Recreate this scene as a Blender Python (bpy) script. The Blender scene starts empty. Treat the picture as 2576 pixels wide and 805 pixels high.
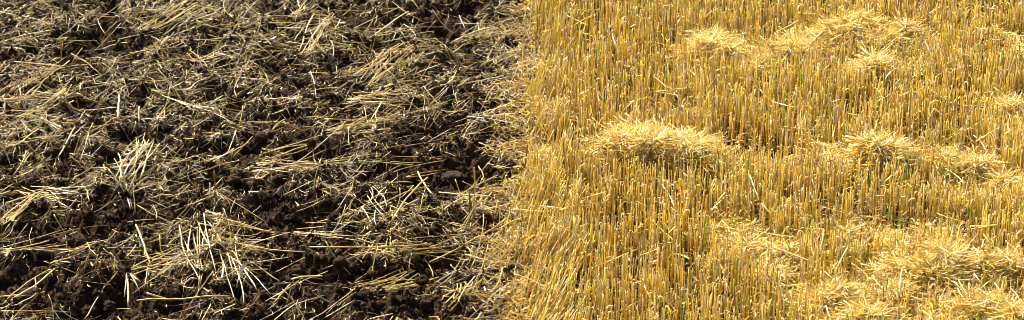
import bpy, math, random
import numpy as np
from mathutils import Vector

# ------------------------------------------------------------------ camera
CAM_H = 2.59
PITCH = math.radians(23.0)
TANH = 0.2256                      # half the horizontal field, as a tangent
TANV = TANH * 320 / 1024
scene = bpy.context.scene
COL = scene.collection
cam_data = bpy.data.cameras.new("camera")
cam_data.sensor_width = 36.0
cam_data.lens = 18.0 / TANH
cam_data.clip_start = 0.1
cam_data.clip_end = 2000.0
cam_data.dof.use_dof = True
cam_data.dof.focus_distance = 6.6
cam_data.dof.aperture_fstop = 11
cam = bpy.data.objects.new("camera", cam_data)
cam.location = (0, 0, CAM_H)
cam.rotation_euler = (math.pi / 2 - PITCH, 0, 0)
COL.objects.link(cam)
scene.camera = cam

# ------------------------------------------------------------------ light
SUN_EL = math.radians(39)
SUN_AZ = math.radians(-33)         # from +Y (away from the camera) towards -X
EXPOSURE = 1.95
world = bpy.data.worlds.new("World")
scene.world = world
world.use_nodes = True
wn = world.node_tree
wn.nodes.clear()
w_out = wn.nodes.new("ShaderNodeOutputWorld")
w_bg = wn.nodes.new("ShaderNodeBackground")
w_sky = wn.nodes.new("ShaderNodeTexSky")
w_sky.sky_type = 'NISHITA'
w_sky.sun_disc = False
w_sky.sun_elevation = SUN_EL
w_sky.sun_rotation = SUN_AZ
w_sky.dust_density = 3.0
w_bg.inputs["Strength"].default_value = 0.05
wn.links.new(w_sky.outputs[0], w_bg.inputs[0])
wn.links.new(w_bg.outputs[0], w_out.inputs[0])
sd = bpy.data.lights.new("sun", 'SUN')
sd.energy = 5.0
sd.angle = math.radians(0.5)
sd.color = (1.0, 0.93, 0.80)
sun = bpy.data.objects.new("sun", sd)
to_sun = Vector((math.sin(SUN_AZ) * math.cos(SUN_EL), math.cos(SUN_AZ) * math.cos(SUN_EL), math.sin(SUN_EL)))
sun.rotation_euler = to_sun.to_track_quat('Z', 'Y').to_euler()
sun.location = to_sun * 20
COL.objects.link(sun)
scene.view_settings.view_transform = 'Standard'
scene.view_settings.look = 'None'
scene.view_settings.exposure = EXPOSURE
scene.view_settings.gamma = 1.0
scene.view_settings.use_curve_mapping = False
scene.render.engine = 'CYCLES'
scene.cycles.filter_width = 0.85
scene.cycles.max_bounces = 8
scene.cycles.diffuse_bounces = 5
scene.cycles.transmission_bounces = 4

rng = np.random.default_rng(7)
U = lambda a, b, n=None: rng.uniform(a, b, n)


# ------------------------------------------------------------------ materials
def mat_straw(name, rough=0.42, spec=0.5, trans=0.2, var=0.22, scale=60, stretch=None, bump=0.0):
    m = bpy.data.materials.new(name)
    m.use_nodes = True
    nt = m.node_tree
    nt.nodes.clear()
    N, L = nt.nodes.new, nt.links.new
    out = N("ShaderNodeOutputMaterial")
    at = N("ShaderNodeAttribute")
    at.attribute_name = "tint"
    tc = N("ShaderNodeTexCoord")
    no = N("ShaderNodeTexNoise")
    no.inputs["Scale"].default_value = scale
    no.inputs["Detail"].default_value = 3
    L(tc.outputs["Object"], no.inputs["Vector"])
    mr = N("ShaderNodeMapRange")
    mr.inputs["From Min"].default_value = 0.3
    mr.inputs["From Max"].default_value = 0.7
    mr.inputs["To Min"].default_value = 1 - var
    mr.inputs["To Max"].default_value = 1 + var * 0.7
    L(no.outputs["Fac"], mr.inputs["Value"])
    mul = N("ShaderNodeVectorMath")
    mul.operation = 'SCALE'
    L(at.outputs["Color"], mul.inputs[0])
    L(mr.outputs[0], mul.inputs["Scale"])
    pr = N("ShaderNodeBsdfPrincipled")
    pr.inputs["Roughness"].default_value = rough
    pr.inputs["Specular IOR Level"].default_value = spec
    L(mul.outputs[0], pr.inputs["Base Color"])
    if trans > 0:
        tr = N("ShaderNodeBsdfTranslucent")
        L(mul.outputs[0], tr.inputs["Color"])
        mx = N("ShaderNodeMixShader")
        mx.inputs[0].default_value = trans
        L(pr.outputs[0], mx.inputs[1])
        L(tr.outputs[0], mx.inputs[2])
        L(mx.outputs[0], out.inputs["Surface"])
    else:
        L(pr.outputs[0], out.inputs["Surface"])
    return m


def mat_soil(name, c1, c2, c3, rough=0.85, spec=0.25, scale=35):
    m = bpy.data.materials.new(name)
    m.use_nodes = True
    nt = m.node_tree
    nt.nodes.clear()
    N, L = nt.nodes.new, nt.links.new
    out = N("ShaderNodeOutputMaterial")
    tc = N("ShaderNodeTexCoord")
    no = N("ShaderNodeTexNoise")
    no.inputs["Scale"].default_value = scale
    no.inputs["Detail"].default_value = 8
    no.inputs["Roughness"].default_value = 0.7
    L(tc.outputs["Object"], no.inputs["Vector"])
    cr = N("ShaderNodeValToRGB")
    cr.color_ramp.elements[0].position = 0.34
    cr.color_ramp.elements[0].color = (*c1, 1)
    cr.color_ramp.elements[1].position = 0.68
    cr.color_ramp.elements[1].color = (*c3, 1)
    e = cr.color_ramp.elements.new(0.5)
    e.color = (*c2, 1)
    L(no.outputs["Fac"], cr.inputs[0])
    pr = N("ShaderNodeBsdfPrincipled")
    pr.inputs["Roughness"].default_value = rough
    pr.inputs["Specular IOR Level"].default_value = spec
    L(cr.outputs[0], pr.inputs["Base Color"])
    n2 = N("ShaderNodeTexNoise")
    n2.inputs["Scale"].default_value = 260
    n2.inputs["Detail"].default_value = 5
    n2.inputs["Roughness"].default_value = 0.65
    L(tc.outputs["Object"], n2.inputs["Vector"])
    bp = N("ShaderNodeBump")
    bp.inputs["Strength"].default_value = 0.9
    bp.inputs["Distance"].default_value = 0.004
    L(n2.outputs["Fac"], bp.inputs["Height"])
    L(bp.outputs[0], pr.inputs["Normal"])
    L(pr.outputs[0], out.inputs["Surface"])
    return m


M_STALK = mat_straw("stubble_straw", 0.38, 0.5, 0.34, 0.2, 50)
M_LEAF = mat_straw("dry_leaf_blade", 0.38, 0.45, 0.42, 0.2, 90)
M_CHAFF = mat_straw("chaff", 0.42, 0.35, 0.5, 0.3, 120)
M_LYING = mat_straw("weathered_straw", 0.4, 0.4, 0.06, 0.32, 55)
M_ROOT = mat_straw("root_fibre", 0.5, 0.4, 0.05, 0.3, 80)
M_GREEN = mat_straw("green_blade", 0.35, 0.5, 0.4, 0.15, 60)
M_SOIL = mat_soil("dark_soil", (0.005, 0.0026, 0.001), (0.021, 0.0115, 0.0048), (0.090, 0.052, 0.023), spec=0.04)
M_CLOD = mat_soil("clod_soil", (0.008, 0.0044, 0.0018), (0.038, 0.021, 0.0095), (0.14, 0.084, 0.042), spec=0.04, scale=60)
M_STONE = mat_soil("grey_stone", (0.012, 0.007, 0.004), (0.035, 0.021, 0.012), (0.13, 0.092, 0.062), rough=0.85, spec=0.1, scale=40)

# ------------------------------------------------------------------ noise and terrain
_T = np.random.default_rng(11).random((256, 256))


def vnoise(x, y):
    xi = np.floor(x).astype(int)
    yi = np.floor(y).astype(int)
    fx = x - xi
    fy = y - yi
    fx = fx * fx * (3 - 2 * fx)
    fy = fy * fy * (3 - 2 * fy)
    a = _T[xi & 255, yi & 255]
    b = _T[(xi + 1) & 255, yi & 255]
    c = _T[xi & 255, (yi + 1) & 255]
    d = _T[(xi + 1) & 255, (yi + 1) & 255]
    return (a * (1 - fx) + b * fx) * (1 - fy) + (c * (1 - fx) + d * fx) * fy


def gp(px, py, z=0.0):
    """ground point seen at a place of the photograph (measured on a 2576 x 805 grid) at height z"""
    nx = (px / 2576 * 2 - 1) * TANH
    ny = -(py / 805 * 2 - 1) * TANV
    dx, dy, dz = nx, math.cos(PITCH) + ny * math.sin(PITCH), -math.sin(PITCH) + ny * math.cos(PITCH)
    t = (z - CAM_H) / dz
    return np.array([dx * t, dy * t, z])


def proj(P):
    x, y, z = P[..., 0], P[..., 1], P[..., 2] - CAM_H
    dep = y * math.cos(PITCH) - z * math.sin(PITCH)
    up = y * math.sin(PITCH) + z * math.cos(PITCH)
    return (x / dep / TANH + 1) / 2, (1 - up / dep / TANV) / 2, dep


_b = [gp(1348, -60), gp(1348, 0), gp(1326, 120), gp(1310, 250), gp(1325, 340), gp(1318, 430), gp(1290, 540),
      gp(1280, 640), gp(1286, 740), gp(1276, 805), gp(1272, 860)]
_by = np.array([p[1] for p in _b])[::-1]
_bx = np.array([p[0] for p in _b])[::-1]


def border(y):
    return np.interp(y, _by, _bx) + 0.09 * (vnoise(y * 7 + 3, y * 0 + 5) - 0.5) + 0.05 * (vnoise(y * 31, y * 0 + 9) - 0.5)


HOLLOWS = [(1110, 450, 0.09, 0.05, 0.06), (60, 725, 0.10, 0.05, 0.06), (255, 765, 0.12, 0.05, 0.06), (730, 545, 0.10, 0.05, 0.04),
           (240, 110, 0.10, 0.08, 0.05), (770, 395, 0.09, 0.05, 0.05), (700, 30, 0.06, 0.06, 0.04), (515, 255, 0.06, 0.06, 0.04),
           (1090, 80, 0.16, 0.05, 0.04), (760, 700, 0.13, 0.05, 0.05), (365, 365, 0.07, 0.04, 0.04), (560, 480, 0.1, 0.04, 0.03),
           (1030, 720, 0.12, 0.04, 0.04), (850, 620, 0.10, 0.04, 0.04)]
_H = [(gp(a, b), c, d, e) for a, b, c, d, e in HOLLOWS]


def smooth_h(x, y):
    left = 1 / (1 + np.exp((x - border(y) + 0.03) / 0.03))
    h = 0.024 * (vnoise(x * 5.2, y * 5.2) - 0.5) + 0.046 * (vnoise(x * 13 + 9, y * 12 + 3) - 0.5)
    h = h * (0.25 + 0.75 * left)
    for p, a, b, e in _H:
        r2 = ((x - p[0]) / a) ** 2 + ((y - p[1]) / (b * 1.6)) ** 2
        h = h - 0.7 * e * np.exp(-r2)
    return h, left


def hgt(x, y):
    h, left = smooth_h(x, y)
    r = 1 - np.abs(2 * vnoise(x * 21 + 40, y * 21) - 1)
    h = h + left * (0.034 * (r - 0.6) + 0.026 * (vnoise(x * 48, y * 48 + 8) - 0.5))
    h = h + (0.3 + 0.7 * left) * (0.013 * (vnoise(x * 95 + 7, y * 95) - 0.5) + 0.009 * (vnoise(x * 200, y * 200) - 0.5))
    return h


# ------------------------------------------------------------------ mesh builder
class MB:
    def __init__(s):
        s.v, s.c, s.f, s.n = [], [], [], 0

    def add(s, v, c, faces):
        v = v.reshape(-1, 3)
        s.v.append(v)
        s.c.append(np.broadcast_to(c, (len(v), 3)) if c.ndim == 1 else c.reshape(-1, 3))
        for f, sm in faces:
            s.f.append((f + s.n, sm))
        s.n += len(v)

    def build(s, name, mat, parent=None, loc=None):
        me = bpy.data.meshes.new(name)
        v = np.concatenate(s.v)
        if loc is not None:
            v = v - np.asarray(loc)
        c = np.concatenate(s.c)
        me.vertices.add(len(v))
        me.vertices.foreach_set("co", v.astype(np.float32).ravel())
        tot = np.concatenate([np.full(len(f), f.shape[1]) for f, _ in s.f])
        loops = np.concatenate([f.ravel() for f, _ in s.f]).astype(np.int32)
        sm = np.concatenate([np.full(len(f), b) for f, b in s.f])
        st = np.concatenate([[0], np.cumsum(tot)[:-1]]).astype(np.int32)
        me.loops.add(len(loops))
        me.loops.foreach_set("vertex_index", loops)
        me.polygons.add(len(tot))
        me.polygons.foreach_set("loop_start", st)
        me.polygons.foreach_set("loop_total", tot.astype(np.int32))
        me.polygons.foreach_set("use_smooth", sm.astype(bool))
        me.update(calc_edges=True)
        a = me.attributes.new("tint", 'FLOAT_COLOR', 'POINT')
        a.data.foreach_set("color", np.concatenate([c, np.ones((len(c), 1))], 1).astype(np.float32).ravel())
        me.materials.append(mat)
        o = bpy.data.objects.new(name, me)
        COL.objects.link(o)
        if parent is not None:
            o.parent = parent
        elif loc is not None:
            o.location = tuple(float(t) for t in loc)
        return o


def nrm(a):
    return a / np.maximum(np.linalg.norm(a, axis=-1, keepdims=True), 1e-9)


def tubes(mb, P, R, C, S=6, cap=True, hollow=False, flat=1.0):
    N, K, _ = P.shape
    if np.ndim(C) == 1:
        C = np.broadcast_to(C, (N, 3))
    if C.ndim == 2:
        C = np.repeat(C[:, None, :], K, 1)
    T = nrm(np.gradient(P, axis=1))
    D = nrm(P[:, -1] - P[:, 0])
    ref = np.where(np.abs(D[:, 2:3]) < 0.8, np.array([[0, 0, 1.0]]), np.array([[1.0, 0, 0]]))
    u = nrm(np.cross(T, ref[:, None, :]))
    v = np.cross(T, u) * flat
    if hollow:
        P = np.concatenate([P, P[:, -1:], P[:, -1:] - T[:, -1:] * R[:, -1:, None] * 3], 1)
        R = np.concatenate([R, R[:, -1:] * 0.66, R[:, -1:] * 0.6], 1)
        u = np.concatenate([u, u[:, -1:], u[:, -1:]], 1)
        v = np.concatenate([v, v[:, -1:], v[:, -1:]], 1)
        C = np.concatenate([C, C[:, -1:] * 0.9, C[:, -1:] * 0.6], 1)
        K += 2
    an = np.arange(S) / S * 2 * math.pi
    V = P[:, :, None, :] + R[:, :, None, None] * (np.cos(an)[None, None, :, None] * u[:, :, None, :] + np.sin(an)[None, None, :, None] * v[:, :, None, :])
    CC = np.repeat(C[:, :, None, :], S, 2)
    base = (np.arange(N) * K * S)[:, None, None]
    k = (np.arange(K - 1) * S)[None, :, None]
    j = np.arange(S)[None, None, :]
    j2 = (j + 1) % S
    F = np.stack([base + k + j, base + k + j2, base + k + S + j2, base + k + S + j], -1).reshape(-1, 4)
    faces = [(F, True)]
    if cap:
        b = (np.arange(N) * K * S)[:, None]
        faces.append((b + np.arange(S)[None, ::-1], False))
        faces.append((b + (K - 1) * S + np.arange(S)[None, :], False))
    mb.add(V, CC, faces)


def ribbons(mb, P, W, C, side, fold=0.25):
    N, K, _ = P.shape
    if np.ndim(C) == 1:
        C = np.broadcast_to(C, (N, 3))
    C = np.repeat(C[:, None, :], K, 1) if C.ndim == 2 else C
    T = nrm(np.gradient(P, axis=1))
    if side.ndim == 2:
        side = np.repeat(side[:, None, :], K, 1)
    side = nrm(side - (side * T).sum(-1, keepdims=True) * T)
    up = np.cross(T, side)
    V = np.stack([P - side * W[..., None], P + up * W[..., None] * fold, P + side * W[..., None]], 2)
    CC = np.repeat(C[:, :, None, :], 3, 2)
    base = (np.arange(N) * K * 3)[:, None, None]
    k = (np.arange(K - 1) * 3)[None, :, None]
    j = np.arange(2)[None, None, :]
    F = np.stack([base + k + j, base + k + j + 1, base + k + 3 + j + 1, base + k + 3 + j], -1).reshape(-1, 4)
    mb.add(V, CC, [(F, True)])


def bits(mb, P, s, C):
    """small irregular crumbs: jittered octahedra"""
    N = len(P)
    o = np.array([[1, 0, 0], [0, 1, 0], [-1, 0, 0], [0, -1, 0], [0, 0, 1], [0, 0, -1]], float)
    V = P[:, None, :] + (o[None] * U(0.5, 1.25, (N, 6, 1)) + U(-0.25, 0.25, (N, 6, 3))) * s[:, None, None]
    f = np.array([[0, 1, 4], [1, 2, 4], [2, 3, 4], [3, 0, 4], [1, 0, 5], [2, 1, 5], [3, 2, 5], [0, 3, 5]])
    F = ((np.arange(N) * 6)[:, None, None] + f[None]).reshape(-1, 3)
    mb.add(V, np.repeat(C[:, None, :], 6, 1), [(F, False)])


def curly(base, d0, L, K, curl, zcurl=0.5):
    """wandering path: start points, start directions, lengths"""
    N = len(base)
    d = d0.copy()
    ax = nrm(rng.normal(size=(N, 3)) * np.array([zcurl, zcurl, 1]))
    kap = rng.normal(size=N) * curl
    P = [base]
    for _ in range(K - 1):
        d = nrm(d + np.cross(ax, d) * kap[:, None] + rng.normal(size=(N, 3)) * curl * 0.35)
        P.append(P[-1] + d * (L / (K - 1))[:, None])
    return np.stack(P, 1)


def pick(pal, n):
    """pal: list of (weight, colour)"""
    w = np.array([p[0] for p in pal], float)
    c = np.array([p[1] for p in pal])
    i = rng.choice(len(pal), n, p=w / w.sum())
    v = U(0.78, 1.15, (n, 1))
    return np.clip(c[i] * v, 0.005, 0.88), i


GOLD = (0.69, 0.51, 0.07)
AMBER = (0.62, 0.395, 0.03)
TAN = (0.67, 0.50, 0.15)
PINK = (0.58, 0.44, 0.22)
PALE = (0.88, 0.70, 0.23)
WHITE = (0.90, 0.80, 0.46)
LIME = (0.40, 0.43, 0.04)
GREEN = (0.14, 0.24, 0.03)
BROWN = (0.32, 0.19, 0.04)
PAL_STALK = [(32, GOLD), (28, TAN), (22, PINK), (9, PALE), (3, AMBER), (4, LIME), (1, GREEN), (6, BROWN)]
PAL_CHAFF = [(30, GOLD), (20, TAN), (14, PINK), (10, PALE), (4, WHITE), (12, AMBER), (22, BROWN)]
PAL_HEAP = [(20, GOLD), (10, TAN), (8, (0.66, 0.47, 0.2)), (34, (0.89, 0.66, 0.20)), (28, (0.90, 0.77, 0.44)), (4, AMBER), (2, BROWN)]
PAL_LYING = [(22, (0.36, 0.225, 0.045)), (16, (0.52, 0.37, 0.12)), (14, (0.86, 0.70, 0.38)), (22, (0.17, 0.092, 0.012)), (26, (0.09, 0.047, 0.013)), (4, (0.20, 0.20, 0.025)), (16, (0.04, 0.022, 0.010))]
PAL_FIBRE = [(12, (0.20, 0.115, 0.022)), (8, (0.44, 0.31, 0.10)), (12, (0.80, 0.66, 0.38)), (50, (0.06, 0.034, 0.014)), (16, (0.18, 0.10, 0.015))]


def tag(o, label=None, cat=None, group=None, kind=None):
    if label:
        o["label"] = label
    if cat:
        o["category"] = cat
    if group:
        o["group"] = group
    if kind:
        o["kind"] = kind
    return o


# ------------------------------------------------------------------ the ground
def axis(lo, hi, step, far):
    a = list(np.arange(lo, hi + 1e-6, step))
    s, x = step, a[-1]
    while x < far:
        s *= 1.35
        x += s
        a.append(x)
    s, x = step, a[0]
    while x > -far:
        s *= 1.35
        x -= s
        a.insert(0, x)
    return np.array(a)


def ground():
    xs = axis(-2.0, 2.0, 0.005, 400)
    ys = axis(4.8, 8.0, 0.005, 400)
    X, Y = np.meshgrid(xs, ys, indexing='ij')
    Z = hgt(X, Y)
    nx, ny = X.shape
    V = np.stack([X, Y, Z], -1).reshape(-1, 3)
    i = np.arange(nx - 1)[:, None] * ny
    j = np.arange(ny - 1)[None, :]
    F = np.stack([i + j, i + j + ny, i + j + ny + 1, i + j + 1], -1).reshape(-1, 4)
    mb = MB()
    mb.add(V, np.array([0.05, 0.04, 0.03]), [(F, True)])
    o = mb.build("soil_ground", M_SOIL)
    tag(o, kind="structure")


ground()

# straw litter density over the tilled side
DENSE = [(60, 300, 0.16, 0.12, 1.2), (130, 500, 0.10, 0.05, 1.0), (320, 440, 0.10, 0.06, 0.8), (530, 660, 0.14, 0.09, 1.2), (950, 250, 0.20, 0.12, 1.0),
         (1000, 690, 0.16, 0.08, 1.0), (1250, 600, 0.14, 0.25, 1.3), (1270, 250, 0.06, 0.3, 1.0), (560, 40, 0.3, 0.1, 0.6), (820, 100, 0.15, 0.12, 0.9),
         (1230, 110, 0.12, 0.08, 1.0), (200, 60, 0.15, 0.15, 0.5), (1080, 580, 0.18, 0.08, 0.7), (390, 200, 0.2, 0.2, 0.4)]
BARE = [(1100, 440, 0.12, 0.07, 1.2), (240, 110, 0.1, 0.07, 0.7), (730, 560, 0.12, 0.07, 0.9), (1130, 40, 0.22, 0.09, 0.9), (150, 590, 0.22, 0.08, 0.8),
        (60, 725, 0.12, 0.05, 0.8), (780, 700, 0.16, 0.1, 0.9), (260, 770, 0.16, 0.05, 0.9), (1050, 775, 0.18, 0.05, 0.9), (1240, 30, 0.1, 0.1, 0.4), (760, 380, 0.1, 0.08, 0.7)]
_D = [(gp(a, b), c, d, e) for a, b, c, d, e in DENSE]
_B = [(gp(a, b), c, d, e) for a, b, c, d, e in BARE]


def litter_density(x, y):
    d = 0.24 + 1.2 * np.clip(vnoise(x * 9 + 20, y * 7 + 2) * 0.4 + vnoise(x * 24, y * 17 + 9) * 0.6 - 0.22, 0, 1)
    for p, a, b, e in _D:
        d = d + e * 0.6 * np.exp(-(((x - p[0]) / a) ** 2 + ((y - p[1]) / (b * 1.8)) ** 2))
    d = d + 0.35 * np.exp(-((x - border(y) + 0.02) / 0.09) ** 2)
    for p, a, b, e in _B:
        d = d - e * 0.75 * np.exp(-(((x - p[0]) / a) ** 2 + ((y - p[1]) / (b * 1.8)) ** 2))
    low = smooth_h(x, y)[0] + 0.03 * (1 - np.abs(2 * vnoise(x * 21 + 40, y * 21) - 1) - 0.6)
    return np.clip(d * np.clip((low + 0.020) / 0.022, 0.05, 1.15), 0.03, 1.3)


def scatter_left(n, xmin=-2.8, ymin=4.4, ymax=8.7, power=1.0):
    out = []
    tot = 0
    while tot < n:
        x = U(xmin, 0.6, n)
        y = U(ymin, ymax, n)
        ok = (x < border(y) + 0.03) & (rng.random(n) < (litter_density(x, y) / 1.3) ** power)
        out.append(np.stack([x[ok], y[ok]], 1))
        tot += ok.sum()
    return np.concatenate(out)[:n]


def hdir(th, tilt=None):
    z = np.zeros_like(th) if tilt is None else np.sin(tilt)
    c = np.sqrt(1 - z * z)
    return np.stack([np.cos(th) * c, np.sin(th) * c, z], -1)


def drape(P, lift, mix=0.85):
    """let paths follow the coarse ground, lifted by 'lift'"""
    h, _ = smooth_h(P[..., 0], P[..., 1])
    hf = hgt(P[..., 0], P[..., 1])
    base = h * 0.4 + 0.6 * hf.mean(axis=1, keepdims=True) * np.ones_like(h) if mix is None else h
    return base + lift


# --- crumbs, fibres and short bits: nobody could count them
def soil_crumbs():
    mb = MB()
    n = 190000
    x = U(-2.7, 0.6, n)
    y = U(4.5, 8.5, n)
    ok = x < border(y) + 0.05
    x, y = x[ok], y[ok]
    s = 0.0014 + 0.0065 * rng.random(len(x)) ** 4
    z = hgt(x, y) + s * 0.4
    bits(mb, np.stack([x, y, z], 1), s, np.full((len(x), 3), 0.05))
    o = mb.build("soil_crumbs", M_CLOD)
    tag(o, kind="stuff")


soil_crumbs()


def root_fibres():
    mb = MB()
    q = scatter_left(62000, power=0.8)
    n = len(q)
    L = 0.008 + 0.05 * rng.random(n) ** 2.2
    z = hgt(q[:, 0], q[:, 1]) + U(0, 0.008, n)
    P = curly(np.column_stack([q, z]), hdir(U(0, 2 * math.pi, n), U(-0.5, 0.7, n)), L, 6, 0.38)
    hh = hgt(P[..., 0], P[..., 1])
    P[..., 2] = np.maximum(P[..., 2], hh + 0.0005)
    P[..., 2] = np.minimum(P[..., 2], hh + 0.03)
    R = (U(0.00025, 0.0008, n))[:, None] * np.linspace(1, 0.6, 6)[None]
    C, _ = pick(PAL_FIBRE, n)
    tubes(mb, P, R, C, 3, cap=False)
    tag(mb.build("root_fibres", M_ROOT), kind="stuff")


root_fibres()


def edge_litter():
    """golden chaff thrown from the stubble onto the soil beside it"""
    mb = MB()
    n = 4200
    y = U(4.6, 8.3, n)
    x = border(y) + rng.normal(0.0, 0.035, n) - rng.exponential(0.02, n)
    z = hgt(x, y) + rng.exponential(0.006, n)
    P = curly(np.stack([x, y, z], 1), hdir(U(0, 6.28, n), rng.normal(0.1, 0.3, n)), U(0.006, 0.045, n), 4, 0.16)
    C, _ = pick(PAL_CHAFF, n)
    tubes(mb, P, U(0.0004, 0.0015, n)[:, None] * np.ones((1, 4)), C * 0.85, 4)
    tag(mb.build("edge_litter", M_CHAFF), kind="stuff")


edge_litter()


def straw_bits():
    mb = MB()
    q = scatter_left(40000, power=1.3)
    n = len(q)
    L = 0.006 + 0.055 * rng.random(n) ** 2.4
    th = U(0, 3.1416, n)
    d = hdir(th)
    K = 4
    t = np.linspace(-0.5, 0.5, K)
    P = np.zeros((n, K, 3))
    P[..., :2] = q[:, None, :] + d[:, None, :2] * (L[:, None] * t)[..., None]
    P[..., :2] += rng.normal(size=(n, K, 2)) * (L * 0.035)[:, None, None]
    h = hgt(P[..., 0], P[..., 1])
    hm = np.maximum(h.mean(1), 0.5 * (h[:, 0] + h[:, -1]))
    slope = (h[:, -1] - h[:, 0])
    P[..., 2] = hm[:, None] + slope[:, None] * t + rng.exponential(0.004, n)[:, None] + rng.normal(0, 0.25, n)[:, None] * L[:, None] * t + 0.003
    R = U(0.0003, 0.0009, n)[:, None] * np.ones((1, K))
    C, _ = pick(PAL_LYING, n)
    tubes(mb, P, R, C, 5)
    # flat flakes
    q = scatter_left(11000, power=1.2)
    n = len(q)
    L = U(0.006, 0.028, n)
    z = hgt(q[:, 0], q[:, 1]) + U(0.001, 0.008, n)
    P = curly(np.column_stack([q, z]), hdir(U(0, 6.28, n), rng.normal(0.15, 0.3, n)), L, 4, 0.25)
    W = U(0.0008, 0.0022, n)[:, None] * np.array([[0.6, 1, 1, 0.4]])
    C, _ = pick([(4, PALE), (3, WHITE), (3, TAN), (2, GOLD)], n)
    ribbons(mb, P, W, C * 0.9, nrm(rng.normal(size=(n, 3))))
    tag(mb.build("straw_litter", M_LYING), kind="stuff")


straw_bits()

# ------------------------------------------------------------------ lying straws (countable): list of dicts
STR = []       # P (K,3), R, C, where, look


def lying(p0, p1, r, c, bend=0.0, kink=0.0, K=7, z0=None, z1=None, hero=None, where="left", tone="", flat=0.8):
    t = np.linspace(0, 1, K)
    P = np.outer(1 - t, p0) + np.outer(t, p1)
    d = p1 - p0
    L = float(np.linalg.norm(d))
    n = nrm(np.array([-d[1], d[0], 0.0])[None])[0]
    P = P + np.outer(np.sin(t * math.pi) * bend * 0.6 * L, n)
    if kink:
        kt = rng.uniform(0.3, 0.7)
        P = P + np.outer(np.clip(t - kt, 0, 1) * kink * L, n)
    P[:, :2] += rng.normal(size=(K, 2)) * L * 0.004
    if where == "left":
        h, _ = smooth_h(P[:, 0], P[:, 1])
        hf = hgt(P[:, 0], P[:, 1])
        lin = np.polyval(np.polyfit(t, hf, 1), t)
        P[:, 2] = P[:, 2] + 0.15 * h + 0.85 * lin + max(0, (hf - lin).max()) * 0.5 + r
    STR.append(dict(P=P, R=np.full(K, r), C=np.array(c), hero=hero, where=where, tone=tone, flat=flat, L=L))


TONES = {  # name -> colour
    "pale yellow": (0.56, 0.41, 0.13), "straw coloured": (0.40, 0.27, 0.055), "whitish": (0.72, 0.59, 0.31), "golden brown": (0.26, 0.15, 0.02),
    "dark brown": (0.10, 0.052, 0.015), "yellow green": (0.25, 0.25, 0.03)}


def tone(name):
    return tuple(np.clip(np.array(TONES[name]) * rng.uniform(0.85, 1.12), 0, 0.85))


def bundle(a, b, n, spread, fan=0.0, tn=("straw coloured", "pale yellow"), w=0.0023, where_txt="", z=0.012, steep=0.0, ljit=0.25):
    """a, b: ends in the photograph's grid; n straws side by side"""
    A = gp(*a)
    B = gp(*b)
    d = B - A
    L = np.linalg.norm(d)
    n = int(n * (0.9 if "whitish" in tn else 1.4))
    n_ = np.array([-d[1], d[0], 0]) / L
    for i in range(n):
        u = rng.uniform(-1, 1)
        s0 = rng.uniform(-0.2, 0.35) * ljit * 2
        s1 = rng.uniform(-0.7, 0.2) * ljit * 2
        w_ = rng.normal(0, 0.055) * L
        p0 = A + d * s0 + n_ * (u * spread * (1 - fan) - w_)
        p1 = B + d * s1 + n_ * (u * spread * (1 + fan * 1.2) + w_)
        p0[2] = z * rng.uniform(0.0, 1.3)
        p1[2] = z * rng.uniform(0.2, 1.6) + steep * L
        t_ = tn[rng.integers(len(tn))]
        lying(p0, p1, w * rng.uniform(0.42, 0.76), tone(t_), bend=rng.normal(0, 0.05), kink=rng.normal(0, 0.28) * (rng.random() < 0.7), tone=t_, hero=where_txt)


YB = ("straw coloured", "pale yellow", "golden brown")
BR = ("whitish", "pale yellow", "whitish", "straw coloured")
bundle((365, 85), (500, 25), 12, 0.035, 0.3, ("pale yellow", "yellow green", "straw coloured"), where_txt="fanned bundle near the top left of the tilled soil")
bundle((764, 132), (822, 55), 12, 0.035, 0.2, ("whitish", "straw coloured"), where_txt="steep bundle left of the dark root clumps at the top")
bundle((915, 215), (1010, 138), 14, 0.045, 0.1, YB, where_txt="slanting bundle in the upper middle of the tilled soil")
bundle((880, 256), (1040, 266), 14, 0.045, 0.0, ("straw coloured", "golden brown", "golden brown", "pale yellow"), w=0.0026, where_txt="level stack in the upper middle of the tilled soil")
bundle((838, 345), (980, 296), 12, 0.05, 0.2, ("pale yellow", "straw coloured"), where_txt="bundle right of the black root clump")
bundle((1165, 122), (1295, 90), 14, 0.06, 0.1, ("pale yellow", "straw coloured", "whitish"), where_txt="bundle by the stubble edge at the top")
bundle((0, 305), (190, 238), 9, 0.06, 0.0, ("pale yellow", "golden brown"), w=0.0026, where_txt="long slanting straws at the left edge")
bundle((88, 312), (160, 338), 10, 0.045, 0.2, ("pale yellow", "yellow green", "whitish"), where_txt="bright sheaf near the left edge")
bundle((60, 480), (205, 518), 11, 0.045, 0.35, BR, w=0.0021, where_txt="pale fan at the middle of the left edge")
bundle((0, 590), (88, 500), 6, 0.03, 0.1, ("straw coloured", "pale yellow"), w=0.0026, where_txt="steep straws at the left edge")
bundle((478, 545), (560, 600), 8, 0.05, 0.1, BR, w=0.0022, where_txt="upper part of the whitish sheaf in the lower left")
bundle((486, 575), (560, 735), 10, 0.05, 0.3, BR, w=0.0023, where_txt="whitish sheaf in the lower left")
bundle((560, 655), (640, 760), 7, 0.06, 0.2, BR, w=0.0023, where_txt="lower end of the whitish sheaf in the lower left")
bundle((535, 612), (690, 625), 8, 0.045, 0.0, YB, w=0.0026, where_txt="level straws right of the whitish sheaf")
bundle((912, 735), (1055, 678), 15, 0.05, 0.15, ("pale yellow", "yellow green", "straw coloured"), w=0.0026, where_txt="yellowish bundle at the bottom middle")
bundle((740, 578), (915, 598), 7, 0.05, 0.0, YB, where_txt="level straws in the lower middle of the tilled soil")
bundle((880, 437), (906, 510), 4, 0.012, 0.3, ("dark brown",), w=0.0028, where_txt="dark steep straws in the middle of the tilled soil", steep=0.2)
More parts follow.
